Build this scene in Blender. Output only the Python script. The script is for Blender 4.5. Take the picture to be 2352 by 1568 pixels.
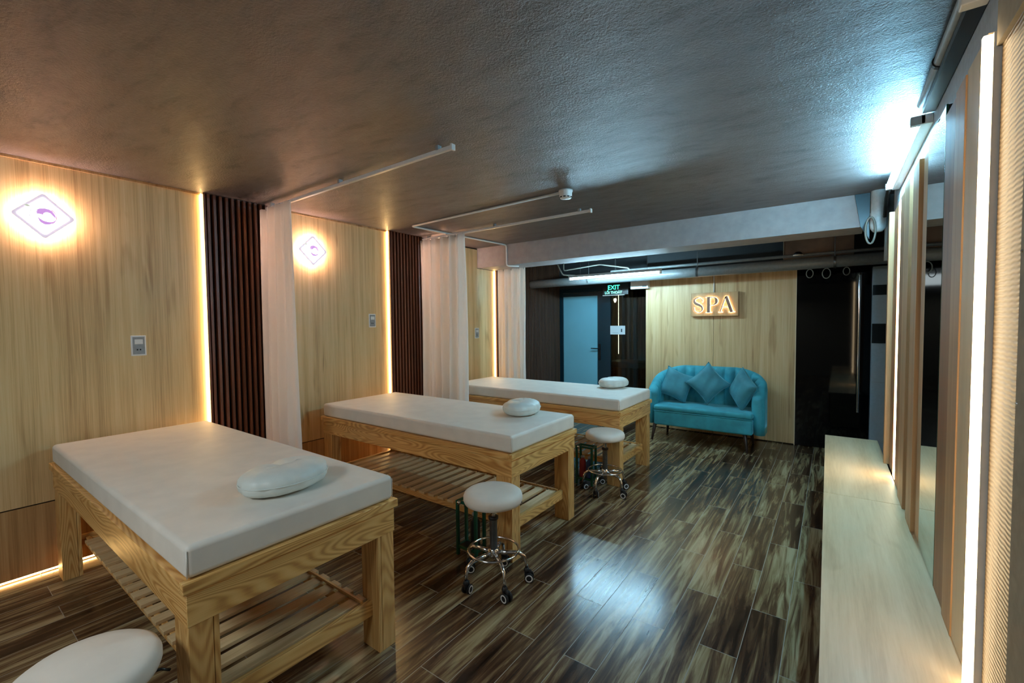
import bpy, bmesh, math, random
from math import sin, cos, pi, radians as rad
from mathutils import Vector, Matrix
random.seed(7)
for o in list(bpy.data.objects): bpy.data.objects.remove(o)
SC = bpy.context.scene
COL = SC.collection

# ------------------------------------------------------------------ camera
YAW, PITCH, ROLL, FPX, CAMH = 0.6291, -0.0402, -0.0105, 1015.54, 1.46
f = Vector((-sin(YAW)*cos(PITCH), cos(YAW)*cos(PITCH), sin(PITCH)))
r0 = Vector((cos(YAW), sin(YAW), 0)); u0 = r0.cross(f)
r_ = cos(ROLL)*r0 + sin(ROLL)*u0; u_ = -sin(ROLL)*r0 + cos(ROLL)*u0
cd = bpy.data.cameras.new('camera'); cam = bpy.data.objects.new('camera', cd); COL.objects.link(cam)
M = Matrix((r_, u_, -f)).transposed().to_4x4(); M.translation = (0, 0, CAMH)
cam.matrix_world = M
cd.sensor_width = 36; cd.lens = 36*FPX/2352; cd.clip_start = 0.02
SC.camera = cam

# ------------------------------------------------------------------ world, exposure
w = bpy.data.worlds.new('world'); SC.world = w; w.use_nodes = True
w.node_tree.nodes['Background'].inputs[0].default_value = (0.5, 0.6, 0.7, 1)
w.node_tree.nodes['Background'].inputs[1].default_value = 0.02
SC.view_settings.view_transform = 'Standard'; SC.view_settings.look = 'None'
SC.view_settings.gamma = 1; SC.view_settings.use_curve_mapping = False
SC.view_settings.exposure = 1.28

# strengths of the room's own lights, and of the added fill
E_TUBE_WALL, E_TUBE_BACK = 100.0, 100.0
E_LAMP_HALO, E_LAMP_FACE = 68.0, 2.4
E_LED_LEFT, E_LED_RIGHT = 15.0, 5.5
E_FILL_NEAR = 15.0
def area(name, loc, rot, sx, sy, power, col):
    ld = bpy.data.lights.new(name, 'AREA'); ld.shape = 'RECTANGLE'; ld.size = sx; ld.size_y = sy
    ld.energy = power; ld.color = col
    o = bpy.data.objects.new(name, ld); COL.objects.link(o); o.location = loc; o.rotation_euler = rot
    return o
# soft fill light added out of view, overhead behind the camera
area('fill_light_behind_camera', (-1.5, -1.3, 2.35), (rad(22), 0, 0), 1.2, 0.6, E_FILL_NEAR, (.84, .95, 1))

# ------------------------------------------------------------------ materials
def lin(c): return tuple(((v/255+.055)/1.055)**2.4 if v > 10 else v/255/12.92 for v in c)+(1,)
def newmat(name):
    m = bpy.data.materials.new(name); m.use_nodes = True
    return m, m.node_tree.nodes, m.node_tree.links, m.node_tree.nodes['Principled BSDF']
def N(ns, t, **k):
    n = ns.new('ShaderNode'+t)
    for a, b in k.items():
        if a.startswith('_'): n.inputs[a[1:].replace('_', ' ')].default_value = b
        else: setattr(n, a, b)
    return n
def ramp(ns, stops):
    n = ns.new('ShaderNodeValToRGB'); e = n.color_ramp.elements
    while len(e) < len(stops): e.new(.5)
    for i, (p, c) in enumerate(stops): e[i].position = p; e[i].color = c
    return n
def simple(name, rgb, rough=.5, metal=0., noise=0.06, scale=40, bump=0., spec=.5):
    m, ns, L, b = newmat(name)
    tc = N(ns, 'TexCoord'); no = N(ns, 'TexNoise', _Scale=scale, _Detail=4.0)
    L.new(tc.outputs['Object'], no.inputs['Vector'])
    c = lin(rgb); lo = tuple(v*(1-noise*2) for v in c[:3])+(1,); hi = tuple(min(1, v*(1+noise)) for v in c[:3])+(1,)
    rp = ramp(ns, [(.3, lo), (.7, hi)]); L.new(no.outputs['Fac'], rp.inputs[0]); L.new(rp.outputs[0], b.inputs['Base Color'])
    b.inputs['Roughness'].default_value = rough; b.inputs['Metallic'].default_value = metal
    b.inputs['Specular IOR Level'].default_value = spec
    if bump:
        bp = N(ns, 'Bump', _Strength=bump, _Distance=.01); L.new(no.outputs['Fac'], bp.inputs['Height']); L.new(bp.outputs[0], b.inputs['Normal'])
    return m
def emit(name, rgb, s):
    m, ns, L, b = newmat(name)
    b.inputs['Base Color'].default_value = (.8, .8, .8, 1)
    b.inputs['Emission Color'].default_value = tuple(rgb)+(1,); b.inputs['Emission Strength'].default_value = s
    return m
def wood(name, dark, mid, light, axis=2, cross=14, along=.7, rough=.45, fine=1., con=.0, cath=.0, bump=.05, knots=0.):
    """grain runs along axis (0 x, 1 y, 2 z) of object coordinates"""
    m, ns, L, b = newmat(name)
    tc = N(ns, 'TexCoord'); oi = N(ns, 'ObjectInfo')
    add = N(ns, 'VectorMath', operation='ADD'); mul = N(ns, 'VectorMath', operation='SCALE'); 
    cmb = N(ns, 'CombineXYZ'); L.new(oi.outputs['Random'], cmb.inputs[0]); L.new(oi.outputs['Random'], cmb.inputs[1]); L.new(oi.outputs['Random'], cmb.inputs[2])
    L.new(cmb.outputs[0], mul.inputs[0]); mul.inputs['Scale'].default_value = 7.3
    L.new(tc.outputs['Object'], add.inputs[0]); L.new(mul.outputs[0], add.inputs[1])
    def mapped(cr, al):
        mp = N(ns, 'Mapping'); s = [cr, cr, cr]; s[axis] = al; mp.inputs['Scale'].default_value = s
        L.new(add.outputs[0], mp.inputs['Vector']); return mp
    n1 = N(ns, 'TexNoise', _Scale=1.0, _Detail=5.0, _Roughness=.6, _Distortion=.25); L.new(mapped(cross, along).outputs[0], n1.inputs['Vector'])
    n2 = N(ns, 'TexNoise', _Scale=1.0, _Detail=3.0, _Roughness=.7); L.new(mapped(cross*9, along*5).outputs[0], n2.inputs['Vector'])
    mx = N(ns, 'MixRGB', blend_type='MIX'); mx.inputs[0].default_value = .35*fine
    L.new(n1.outputs['Fac'], mx.inputs[1]); L.new(n2.outputs['Fac'], mx.inputs[2])
    val = mx.outputs[0]
    if cath:
        n3 = N(ns, 'TexNoise', _Scale=1.0, _Detail=1.0, _Distortion=.3); L.new(mapped(cross*.32, along*1.1).outputs[0], n3.inputs['Vector'])
        m1 = N(ns, 'Math', operation='MULTIPLY'); L.new(n3.outputs['Fac'], m1.inputs[0]); m1.inputs[1].default_value = 190
        m2 = N(ns, 'Math', operation='SINE'); L.new(m1.outputs[0], m2.inputs[0])
        m3 = N(ns, 'Math', operation='MULTIPLY_ADD'); L.new(m2.outputs[0], m3.inputs[0]); m3.inputs[1].default_value = .5; m3.inputs[2].default_value = .5
        mc = N(ns, 'MixRGB'); mc.inputs[0].default_value = cath; L.new(val, mc.inputs[1]); L.new(m3.outputs[0], mc.inputs[2]); val = mc.outputs[0]
    rp = ramp(ns, [(.28+con, lin(dark)), (.5, lin(mid)), (.72-con, lin(light))]); L.new(val, rp.inputs[0])
    colr = rp.outputs[0]
    if knots:
        n4 = N(ns, 'TexNoise', _Scale=1.0, _Detail=2.0, _Distortion=.6); L.new(mapped(cross*.55, along*3).outputs[0], n4.inputs['Vector'])
        r4 = ramp(ns, [(.62, (1, 1, 1, 1)), (.74, (.62, .52, .42, 1))]); L.new(n4.outputs['Fac'], r4.inputs[0])
        mk = N(ns, 'MixRGB', blend_type='MULTIPLY'); mk.inputs[0].default_value = knots
        L.new(colr, mk.inputs[1]); L.new(r4.outputs[0], mk.inputs[2]); colr = mk.outputs[0]
    L.new(colr, b.inputs['Base Color'])
    b.inputs['Roughness'].default_value = rough
    bp = N(ns, 'Bump', _Strength=bump, _Distance=.004); L.new(n2.outputs['Fac'], bp.inputs['Height']); L.new(bp.outputs[0], b.inputs['Normal'])
    return m

MT = {}
MT['panel'] = wood('pale_panel_wood', (172, 134, 86), (216, 182, 128), (232, 204, 154), 2, 20, .45, .42, fine=1.2, con=.03, knots=.8)
MT['panel_low'] = wood('lower_panel_wood', (144, 104, 60), (184, 142, 92), (204, 166, 116), 2, 22, .45, .42, con=.06, knots=.6)
MT['bench'] = wood('bench_wood', (190, 160, 118), (216, 190, 150), (230, 208, 172), 1, 9, .8, .38, knots=.5)
MT['back_panel'] = wood('back_panel_wood', (164, 126, 80), (206, 172, 124), (222, 196, 152), 2, 20, .45, .45, fine=1.2, con=.02, knots=.7)
MT['ash_x'] = wood('ash_long', (176, 120, 60), (212, 160, 92), (226, 180, 114), 0, 22, .8, .38, cath=.30)
MT['ash_y'] = wood('ash_cross', (178, 126, 66), (216, 168, 98), (230, 188, 120), 1, 22, .8, .38, cath=.34)
MT['ash_z'] = wood('ash_upright', (174, 120, 62), (210, 162, 96), (226, 184, 120), 2, 22, .8, .38, cath=.26)
MT['slat'] = wood('slat_wood', (176, 142, 98), (206, 174, 128), (222, 194, 150), 1, 26, 2., .5)
MT['fin'] = wood('dark_fin_wood', (70, 34, 18), (112, 60, 34), (140, 80, 46), 2, 30, .8, .45)
MT['fin_back'] = simple('fin_backing', (26, 14, 9), .7)
MT['fin_dark'] = wood('walnut_fin_wood', (50, 32, 24), (86, 58, 42), (108, 76, 56), 2, 30, .8, .5)
MT['tan'] = wood('tan_board', (160, 118, 78), (194, 152, 108), (208, 170, 126), 2, 24, .6, .5)
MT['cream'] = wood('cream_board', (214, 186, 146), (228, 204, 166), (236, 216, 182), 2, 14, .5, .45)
MT['brownboard'] = wood('brown_board', (120, 78, 44), (156, 106, 62), (176, 126, 78), 2, 22, .6, .5)
MT['white'] = simple('white_plastic', (226, 224, 220), .4, noise=.02)
MT['whitemetal'] = simple('white_painted_rail', (226, 222, 218), .35, noise=.03)
MT['grey'] = simple('grey_plastic', (150, 152, 152), .45)
MT['vinyl'] = simple('white_vinyl', (226, 218, 206), .58, noise=.03, scale=9, bump=.04)
MT['pillow'] = simple('pillow_vinyl', (214, 220, 214), .45, noise=.03, scale=14, bump=.1)
MT['chrome'] = simple('chrome', (214, 214, 214), .12, 1., noise=.02)
MT['steel'] = simple('grey_steel', (96, 98, 98), .35, .8)
MT['rubber'] = simple('black_rubber', (20, 20, 22), .55)
MT['blackplastic'] = simple('black_plastic', (16, 17, 19), .35)
MT['greenmetal'] = simple('green_painted_metal', (22, 84, 62), .35)
MT['ceilpaint'] = simple('grey_soffit_paint', (182, 188, 194), .6, bump=.1)
MT['beam'] = simple('white_beam_paint', (152, 148, 148), .7, bump=.08, scale=14)
MT['darkpaint'] = simple('dark_wall_paint', (40, 44, 46), .8)
MT['wallplain'] = simple('plain_wall_paint', (150, 140, 122), .8, bump=.1)
MT['pipe'] = simple('grey_pvc_pipe', (118, 122, 122), .35)
MT['pipelight'] = simple('white_pvc_pipe', (206, 208, 206), .35)
MT['cable'] = simple('pale_cable', (130, 128, 118), .5)
MT['teal_leg'] = simple('dark_wood_leg', (40, 26, 20), .4)
MT['frame'] = simple('teal_black_door_frame', (12, 44, 54), .35)
MT['frost'] = simple('frosted_pane', (120, 186, 204), .3, noise=.03, scale=1.5)
MT['tile'] = simple('grey_wall_tile', (168, 182, 190), .25, noise=.03)
MT['tileblack'] = simple('black_wall_tile', (18, 26, 28), .2)
MT['signwood'] = wood('sign_board_wood', (150, 112, 70), (186, 150, 104), (204, 170, 124), 2, 12, .5, .45)
MT['letter'] = simple('letter_brushed_metal', (150, 118, 100), .4, .3)
MT['paper'] = simple('white_paper', (214, 220, 222), .6, noise=.01)
MT['ink'] = simple('dark_ink', (50, 60, 66), .6)
MT['tealvinyl'] = simple('dark_teal_vinyl', (24, 62, 74), .4)
MT['boxbrown'] = simple('brown_duct_board', (122, 98, 82), .6, noise=.25, scale=3)
MT['lilac'] = emit('lilac_border', (.20, .155, .205), 1.0)
MT['led_foot'] = emit('warm_led_foot', (1, .62, .22), 14.0)
MT['led_l'] = emit('warm_led_left', (1, .66, .27), E_LED_LEFT)
MT['led_r'] = emit('warm_led_right', (1, .74, .42), E_LED_RIGHT)
MT['tube_wall'] = emit('cool_tube_wall', (.30, .72, 1), E_TUBE_WALL)
MT['tube_back'] = emit('cool_tube_back', (.44, .79, 1), E_TUBE_BACK)
MT['halo'] = emit('lamp_halo', (1, .66, .56), E_LAMP_HALO)
MT['face'] = emit('lamp_face', (1, .93, .95), E_LAMP_FACE)
MT['purple'] = emit('logo_purple', (.19, .055, .24), 1.0)
MT['logogrey'] = emit('logo_grey', (.13, .11, .12), 1.0)
MT['logored'] = emit('logo_red', (.28, .08, .11), 1.0)
MT['leaf'] = emit('logo_leaf', (.15, .16, .11), 1.0)
MT['exitgreen'] = emit('exit_green', (.02, .75, .45), 1.1)
MT['signglow'] = emit('sign_glow', (1, .78, .54), 4.0)
MT['ledreflect'] = emit('reflected_led', (1, .72, .35), 14.0)
MT['lampreflect'] = emit('reflected_lamp', (1, .62, .40), 5.0)

def m_velvet(name, rgb):
    m, ns, L, b = newmat(name)
    tc = N(ns, 'TexCoord'); no = N(ns, 'TexNoise', _Scale=7.0, _Detail=3.0); L.new(tc.outputs['Object'], no.inputs['Vector'])
    c = lin(rgb); rp = ramp(ns, [(.3, tuple(v*.7 for v in c[:3])+(1,)), (.7, tuple(v*1.15 for v in c[:3])+(1,))])
    L.new(no.outputs['Fac'], rp.inputs[0]); L.new(rp.outputs[0], b.inputs['Base Color'])
    b.inputs['Roughness'].default_value = .7; b.inputs['Sheen Weight'].default_value = .7
    b.inputs['Sheen Roughness'].default_value = .35; b.inputs['Sheen Tint'].default_value = (.3, .8, .95, 1)
    return m
MT['velvet'] = m_velvet('teal_velvet', (52, 156, 172))
MT['cushion'] = m_velvet('teal_cushion', (62, 136, 150))

def m_curtain():
    m, ns, L, b = newmat('white_curtain_cloth')
    b.inputs['Base Color'].default_value = lin((252, 246, 240)); b.inputs['Roughness'].default_value = .9
    tr = N(ns, 'BsdfTranslucent'); tr.inputs[0].default_value = lin((252, 244, 236))
    no = N(ns, 'TexNoise', _Scale=300.0); bp = N(ns, 'Bump', _Strength=.02); L.new(no.outputs['Fac'], bp.inputs['Height']); L.new(bp.outputs[0], b.inputs['Normal'])
    mx = N(ns, 'MixShader'); mx.inputs[0].default_value = .45
    L.new(b.outputs[0], mx.inputs[1]); L.new(tr.outputs[0], mx.inputs[2]); L.new(mx.outputs[0], ns['Material Output'].inputs[0])
    return m
MT['curtain'] = m_curtain()

def m_glass(name, tint, refl_rough=.02, mixf=.9):
    m, ns, L, b = newmat(name)
    tr = N(ns, 'BsdfTransparent'); tr.inputs[0].default_value = tint
    gl = N(ns, 'BsdfGlossy'); gl.inputs['Roughness'].default_value = refl_rough; gl.inputs['Color'].default_value = (.75, .8, .8, 1)
    fr = N(ns, 'Fresnel'); fr.inputs['IOR'].default_value = 1.5
    mx = N(ns, 'MixShader'); L.new(fr.outputs[0], mx.inputs[0]); L.new(tr.outputs[0], mx.inputs[1]); L.new(gl.outputs[0], mx.inputs[2])
    L.new(mx.outputs[0], ns['Material Output'].inputs[0]); return m
MT['tintglass'] = m_glass('tinted_glass', (.35, .45, .48, 1))
def m_plain(name, rgb, rough, metal=0, spec=.5):
    m, ns, L, b = newmat(name); b.inputs['Base Color'].default_value = lin(rgb)
    b.inputs['Roughness'].default_value = rough; b.inputs['Metallic'].default_value = metal; b.inputs['Specular IOR Level'].default_value = spec; return m
MT['blackglass'] = m_plain('black_glass', (2, 4, 6), .04, spec=.35)
MT['mirror'] = m_plain('mirror_silver', (196, 206, 204), .01, 1)
MT['mirroredge'] = m_plain('green_glass_edge', (10, 70, 50), .2)

def m_floor():
    m, ns, L, b = newmat('wood_look_floor_tile')
    g = N(ns, 'NewGeometry'); sp = N(ns, 'SeparateXYZ'); L.new(g.outputs['Position'], sp.inputs[0])
    def mth(op, a, bb=None, c=None):
        n = N(ns, 'Math', operation=op)
        for i, v in enumerate((a, bb, c)):
            if v is None: continue
            if isinstance(v, (int, float)): n.inputs[i].default_value = v
            else: L.new(v, n.inputs[i])
        return n.outputs[0]
    W, Lg = .1557, .823
    u = mth('DIVIDE', mth('ADD', sp.outputs[0], .94+W*60), W); row = mth('FLOOR', u); fu = mth('FRACT', u)
    odd = mth('MODULO', row, 2.0)
    v = mth('ADD', mth('DIVIDE', mth('SUBTRACT', sp.outputs[1], 2.48-Lg*10), Lg), mth('MULTIPLY', odd, .5))
    pid = mth('FLOOR', v); fv = mth('FRACT', v)
    cm = N(ns, 'CombineXYZ'); L.new(row, cm.inputs[0]); L.new(pid, cm.inputs[1])
    wn = N(ns, 'TexWhiteNoise', noise_dimensions='2D'); L.new(cm.outputs[0], wn.inputs['Vector'])
    # grout
    du = mth('MULTIPLY', mth('MINIMUM', fu, mth('SUBTRACT', 1.0, fu)), W); dv = mth('MULTIPLY', mth('MINIMUM', fv, mth('SUBTRACT', 1.0, fv)), Lg)
    dd = mth('MINIMUM', du, dv); gr = mth('LESS_THAN', dd, .0016)
    # grain streaks along y, shifted per plank
    off = N(ns, 'VectorMath', operation='SCALE'); L.new(wn.outputs['Color'], off.inputs[0]); off.inputs['Scale'].default_value = 37.
    ad = N(ns, 'VectorMath', operation='ADD'); L.new(g.outputs['Position'], ad.inputs[0]); L.new(off.outputs[0], ad.inputs[1])
    mp = N(ns, 'Mapping'); mp.inputs['Scale'].default_value = (26, 1.7, 1); L.new(ad.outputs[0], mp.inputs[0])
    n1 = N(ns, 'TexNoise', _Scale=1.0, _Detail=6.0, _Roughness=.62, _Distortion=.9); L.new(mp.outputs[0], n1.inputs['Vector'])
    mp2 = N(ns, 'Mapping'); mp2.inputs['Scale'].default_value = (5, .8, 1); L.new(ad.outputs[0], mp2.inputs[0])
    n2 = N(ns, 'TexNoise', _Scale=1.0, _Detail=2.0); L.new(mp2.outputs[0], n2.inputs['Vector'])
    s = mth('ADD', mth('MULTIPLY', n1.outputs['Fac'], .8), mth('MULTIPLY', n2.outputs['Fac'], .35))
    s = mth('ADD', s, mth('MULTIPLY', mth('SUBTRACT', wn.outputs['Value'], .5), .09))
    rp = ramp(ns, [(.40, lin((30, 19, 13))), (.5, lin((70, 47, 32))), (.58, lin((98, 74, 50))), (.65, lin((140, 120, 86))), (.76, lin((176, 160, 124)))])
    L.new(s, rp.inputs[0])
    mx = N(ns, 'MixRGB'); L.new(gr, mx.inputs[0]); L.new(rp.outputs[0], mx.inputs[1]); mx.inputs[2].default_value = lin((146, 138, 122))
    L.new(mx.outputs[0], b.inputs['Base Color'])
    rr = mth('ADD', mth('MULTIPLY', n1.outputs['Fac'], .13), .15)
    L.new(mth('ADD', rr, mth('MULTIPLY', gr, .4)), b.inputs['Roughness'])
    b.inputs['Specular IOR Level'].default_value = .6
    bp = N(ns, 'Bump', _Strength=.25, _Distance=.002); hh = mth('SUBTRACT', mth('MULTIPLY', n1.outputs['Fac'], .25), gr)
    L.new(hh, bp.inputs['Height']); L.new(bp.outputs[0], b.inputs['Normal'])
    return m
MT['floor'] = m_floor()

def m_ceiling():
    m, ns, L, b = newmat('dark_textured_ceiling_paint')
    g = N(ns, 'NewGeometry')
    mp = N(ns, 'Mapping'); mp.inputs['Rotation'].default_value = (0, 0, rad(-35)); mp.inputs['Scale'].default_value = (2.2, 6, 1); L.new(g.outputs['Position'], mp.inputs[0])
    n1 = N(ns, 'TexNoise', _Scale=1.6, _Detail=8.0, _Roughness=.72, _Distortion=.35); L.new(mp.outputs[0], n1.inputs['Vector'])
    n2 = N(ns, 'TexNoise', _Scale=95.0, _Detail=4.0, _Roughness=.7); L.new(g.outputs['Position'], n2.inputs['Vector'])
    a = N(ns, 'Math', operation='MULTIPLY_ADD'); L.new(n1.outputs['Fac'], a.inputs[0]); a.inputs[1].default_value = .9; L.new(n2.outputs['Fac'], a.inputs[2])
    bp = N(ns, 'Bump', _Strength=.75, _Distance=.015); L.new(a.outputs[0], bp.inputs['Height']); L.new(bp.outputs[0], b.inputs['Normal'])
    rp = ramp(ns, [(.3, lin((76, 70, 70))), (.45, lin((102, 93, 91))), (.7, lin((114, 104, 101)))]); L.new(n1.outputs['Fac'], rp.inputs[0]); L.new(rp.outputs[0], b.inputs['Base Color'])
    rr = ramp(ns, [(.3, (.44, .44, .44, 1)), (.7, (.33, .33, .33, 1))]); L.new(n1.outputs['Fac'], rr.inputs[0]); L.new(rr.outputs[0], b.inputs['Roughness'])
    b.inputs['Specular IOR Level'].default_value = .6
    return m
MT['ceiling'] = m_ceiling()

def m_woven():
    m, ns, L, b = newmat('gold_woven_wallcovering')
    g = N(ns, 'NewGeometry'); mp = N(ns, 'Mapping'); mp.inputs['Rotation'].default_value = (0, 0, pi/2); mp.inputs['Scale'].default_value = (1, 1, 1); L.new(g.outputs['Position'], mp.inputs[0])
    sp = N(ns, 'SeparateXYZ'); L.new(g.outputs['Position'], sp.inputs[0])
    def mth(op, a, bb=None):
        n = N(ns, 'Math', operation=op)
        for i, v in enumerate((a, bb)):
            if v is None: continue
            if isinstance(v, (int, float)): n.inputs[i].default_value = v
            else: L.new(v, n.inputs[i])
        return n.outputs[0]
    sz = mth('SINE', mth('ADD', mth('MULTIPLY', sp.outputs[2], 2*pi/.0125), mth('MULTIPLY', mth('SINE', mth('MULTIPLY', sp.outputs[1], 2*pi/.05)), .4)))
    h = mth('MULTIPLY', sz, .5)
    rp = ramp(ns, [(0., lin((140, 114, 78))), (1., lin((182, 156, 114)))]); L.new(mth('ADD', h, .5), rp.inputs[0]); L.new(rp.outputs[0], b.inputs['Base Color'])
    bp = N(ns, 'Bump', _Strength=.7, _Distance=.003); L.new(h, bp.inputs['Height']); L.new(bp.outputs[0], b.inputs['Normal'])
    b.inputs['Roughness'].default_value = .45
    return m
MT['woven'] = m_woven()

# ------------------------------------------------------------------ mesh helpers
class MB:
    def __init__(s): s.bm = bmesh.new()
    def box(s, x0, x1, y0, y1, z0, z1, rot=None, piv=None):
        vs = [s.bm.verts.new(p) for p in ((x0, y0, z0), (x1, y0, z0), (x1, y1, z0), (x0, y1, z0), (x0, y0, z1), (x1, y0, z1), (x1, y1, z1), (x0, y1, z1))]
        for q in ((0, 3, 2, 1), (4, 5, 6, 7), (0, 1, 5, 4), (1, 2, 6, 5), (2, 3, 7, 6), (3, 0, 4, 7)): s.bm.faces.new([vs[i] for i in q])
        if rot is not None:
            bmesh.ops.transform(s.bm, matrix=Matrix.Translation(piv) @ rot @ Matrix.Translation(-Vector(piv)), verts=vs)
        return s
    def sweep(s, pts, rad_, seg=10, closed=False, flat=None):
        pts = [Vector(p) for p in pts]; n = len(pts); rings = []
        R = rad_ if isinstance(rad_, (list, tuple)) else [rad_]*n
        prev = None
        for i, p in enumerate(pts):
            if closed: t = pts[(i+1) % n]-pts[i-1]
            else: t = pts[min(i+1, n-1)]-pts[max(i-1, 0)]
            t.normalize()
            if prev is None:
                a = Vector((0, 0, 1)) if abs(t.z) < .9 else Vector((1, 0, 0))
                nx = t.cross(a).normalized()
            else: nx = (prev-t*prev.dot(t)).normalized()
            prev = nx; ny = t.cross(nx)
            rings.append([s.bm.verts.new(p+nx*cos(2*pi*k/seg)*R[i]+ny*sin(2*pi*k/seg)*R[i]*(flat or 1)) for k in range(seg)])
        m = n if closed else n-1
        for i in range(m):
            a, b = rings[i], rings[(i+1) % n]
            for k in range(seg): s.bm.faces.new((a[k], a[(k+1) % seg], b[(k+1) % seg], b[k]))
        if not closed:
            s.bm.faces.new(list(reversed(rings[0]))); s.bm.faces.new(rings[-1])
        return s
    def lathe(s, prof, c=(0, 0, 0), seg=32, axis='z'):
        rings = []
        for (r, h) in prof:
            if r < 1e-6:
                rings.append([s.bm.verts.new(s._ax(0, 0, h, c, axis))])
            else: rings.append([s.bm.verts.new(s._ax(r*cos(2*pi*k/seg), r*sin(2*pi*k/seg), h, c, axis)) for k in range(seg)])
        for a, b in zip(rings, rings[1:]):
            for k in range(seg):
                k2 = (k+1) % seg
                if len(a) == 1 and len(b) == 1: continue
                if len(a) == 1: s.bm.faces.new((a[0], b[k2], b[k]))
                elif len(b) == 1: s.bm.faces.new((a[k], a[k2], b[0]))
                else: s.bm.faces.new((a[k], a[k2], b[k2], b[k]))
        if len(rings[0]) > 1: s.bm.faces.new(rings[0])
        if len(rings[-1]) > 1: s.bm.faces.new(rings[-1])
        return s
    def _ax(s, a, b, h, c, axis):
        v = {'z': (a, b, h), 'y': (a, h, b), 'x': (h, a, b)}[axis]
        return (v[0]+c[0], v[1]+c[1], v[2]+c[2])
    def prism(s, poly, fn):
        """poly: 2-D outline; fn(a, b, side) -> 3-D point; side 0/1 = the two caps"""
        A = [s.bm.verts.new(fn(a, b, 0)) for a, b in poly]; B = [s.bm.verts.new(fn(a, b, 1)) for a, b in poly]; n = len(poly)
        s.bm.faces.new(A); s.bm.faces.new(list(reversed(B)))
        for i in range(n): s.bm.faces.new((A[i], B[i], B[(i+1) % n], A[(i+1) % n]))
        return s
    def grid(s, nu, nv, fn, cu=False, cv=False):
        V = [[s.bm.verts.new(fn(i, j)) for j in range(nv)] for i in range(nu)]
        for i in range(nu if cu else nu-1):
            for j in range(nv if cv else nv-1):
                s.bm.faces.new((V[i][j], V[(i+1) % nu][j], V[(i+1) % nu][(j+1) % nv], V[i][(j+1) % nv]))
        return V
    def done(s, name, mat, parent=None, smooth=False, bevel=0, seg=2, label=None, sub=0, kind=None, solid=0):
        bmesh.ops.recalc_face_normals(s.bm, faces=s.bm.faces)
        me = bpy.data.meshes.new(name); s.bm.to_mesh(me); s.bm.free()
        o = bpy.data.objects.new(name, me); COL.objects.link(o)
        me.materials.append(MT[mat] if isinstance(mat, str) else mat)
        if smooth or bevel:
            for p in me.polygons: p.use_smooth = True
        if bevel:
            b = o.modifiers.new('bevel', 'BEVEL'); b.width = bevel; b.segments = seg; b.limit_method = 'ANGLE'; b.angle_limit = rad(40)
        if solid:
            b = o.modifiers.new('thickness', 'SOLIDIFY'); b.thickness = solid; b.offset = 0
        if sub:
            b = o.modifiers.new('sub', 'SUBSURF'); b.levels = sub; b.render_levels = sub
        if smooth == 'auto' or bevel:
            e = o.modifiers.new('wn', 'WEIGHTED_NORMAL'); e.keep_sharp = True
        if parent: o.parent = parent
        if label: o['label'] = label
        if kind: o['kind'] = kind
        return o
def thing(name, label, cat, loc=(0, 0, 0), rz=0, group=None):
    o = bpy.data.objects.new(name, None); COL.objects.link(o); o.location = loc; o.rotation_euler = (0, 0, rz); o.empty_display_size = .05
    o['label'] = label; o['category'] = cat
    if group: o['group'] = group
    return o
def tag(o, label, cat, group=None):
    o['label'] = label; o['category'] = cat
    if group: o['group'] = group
    return o
def dup(root, loc, label, rz=None, skip=()):
    rt = root.copy(); COL.objects.link(rt); rt.location = loc; rt['label'] = label
    if rz is not None: rt.rotation_euler = (0, 0, rz)
    for ch in list(root.children):
        if ch.name.split('.')[0] in skip: continue
        c = ch.copy(); COL.objects.link(c); c.parent = rt
        for g in list(ch.children):
            d = g.copy(); COL.objects.link(d); d.parent = c
    return rt
def B(name, mat, x0, x1, y0, y1, z0, z1, parent=None, bevel=0, kind=None, label=None):
    return MB().box(x0, x1, y0, y1, z0, z1).done(name, mat, parent, bevel=bevel, kind=kind, label=label)
S = 'structure'

# ------------------------------------------------------------------ room shell
XL, XR, ZC = -3.7875, .325, 2.445
B('floor', 'floor', -4.2, 1.3, -2.2, 8.3, -.08, 0, kind=S)
B('ceiling', 'ceiling', -4.2, 1.3, -2.2, 8.3, ZC, ZC+.1, kind=S)
B('wall_left', 'darkpaint', -4.2, XL-.03, -2.2, 8.3, 0, ZC, kind=S)
B('wall_rear', 'wallplain', XL-.03, 1.3, -2.2, -2.1, 0, ZC, kind=S)
B('wall_right', 'ceilpaint', XR+.02, XR+.20, -2.1, 4.30, 0, ZC, kind=S)
B('wall_right', 'darkpaint', .75, .9, 4.3, 6.16, 0, ZC, kind=S)
B('wall_back', 'darkpaint', -2.13, .9, 6.16, 6.30, 0, ZC, kind=S)
# wall of door and glass, deeper, and a made-up room behind the glass
B('wall_back', 'darkpaint', XL-.03, -2.0, 6.58, 6.66, 2.03, ZC, kind=S)
B('wall_back', 'fin_back', XL-.03, .9, 8.1, 8.2, 0, ZC, kind=S)
B('wall_right', 'darkpaint', -2.13, -2.03, 6.30, 8.1, 0, ZC, kind=S)
# tile strip at the far right
tw = B('wall_back', 'tile', .325, .75, 6.02, 6.16, 0, 2.02, kind=S)
B('tile', 'tileblack', .327, .75, 6.012, 6.02, 1.215, 1.42, tw)
B('tile', 'tileblack', .327, .75, 6.012, 6.02, 1.72, 1.825, tw)
B('grout_line', 'grey', .327, .75, 6.0185, 6.02, .80, .803, tw)
# beam across the room
B('trim_1', 'beam', XL+.0, .18, 4.45, 4.80, 2.19, ZC, kind=S)
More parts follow.
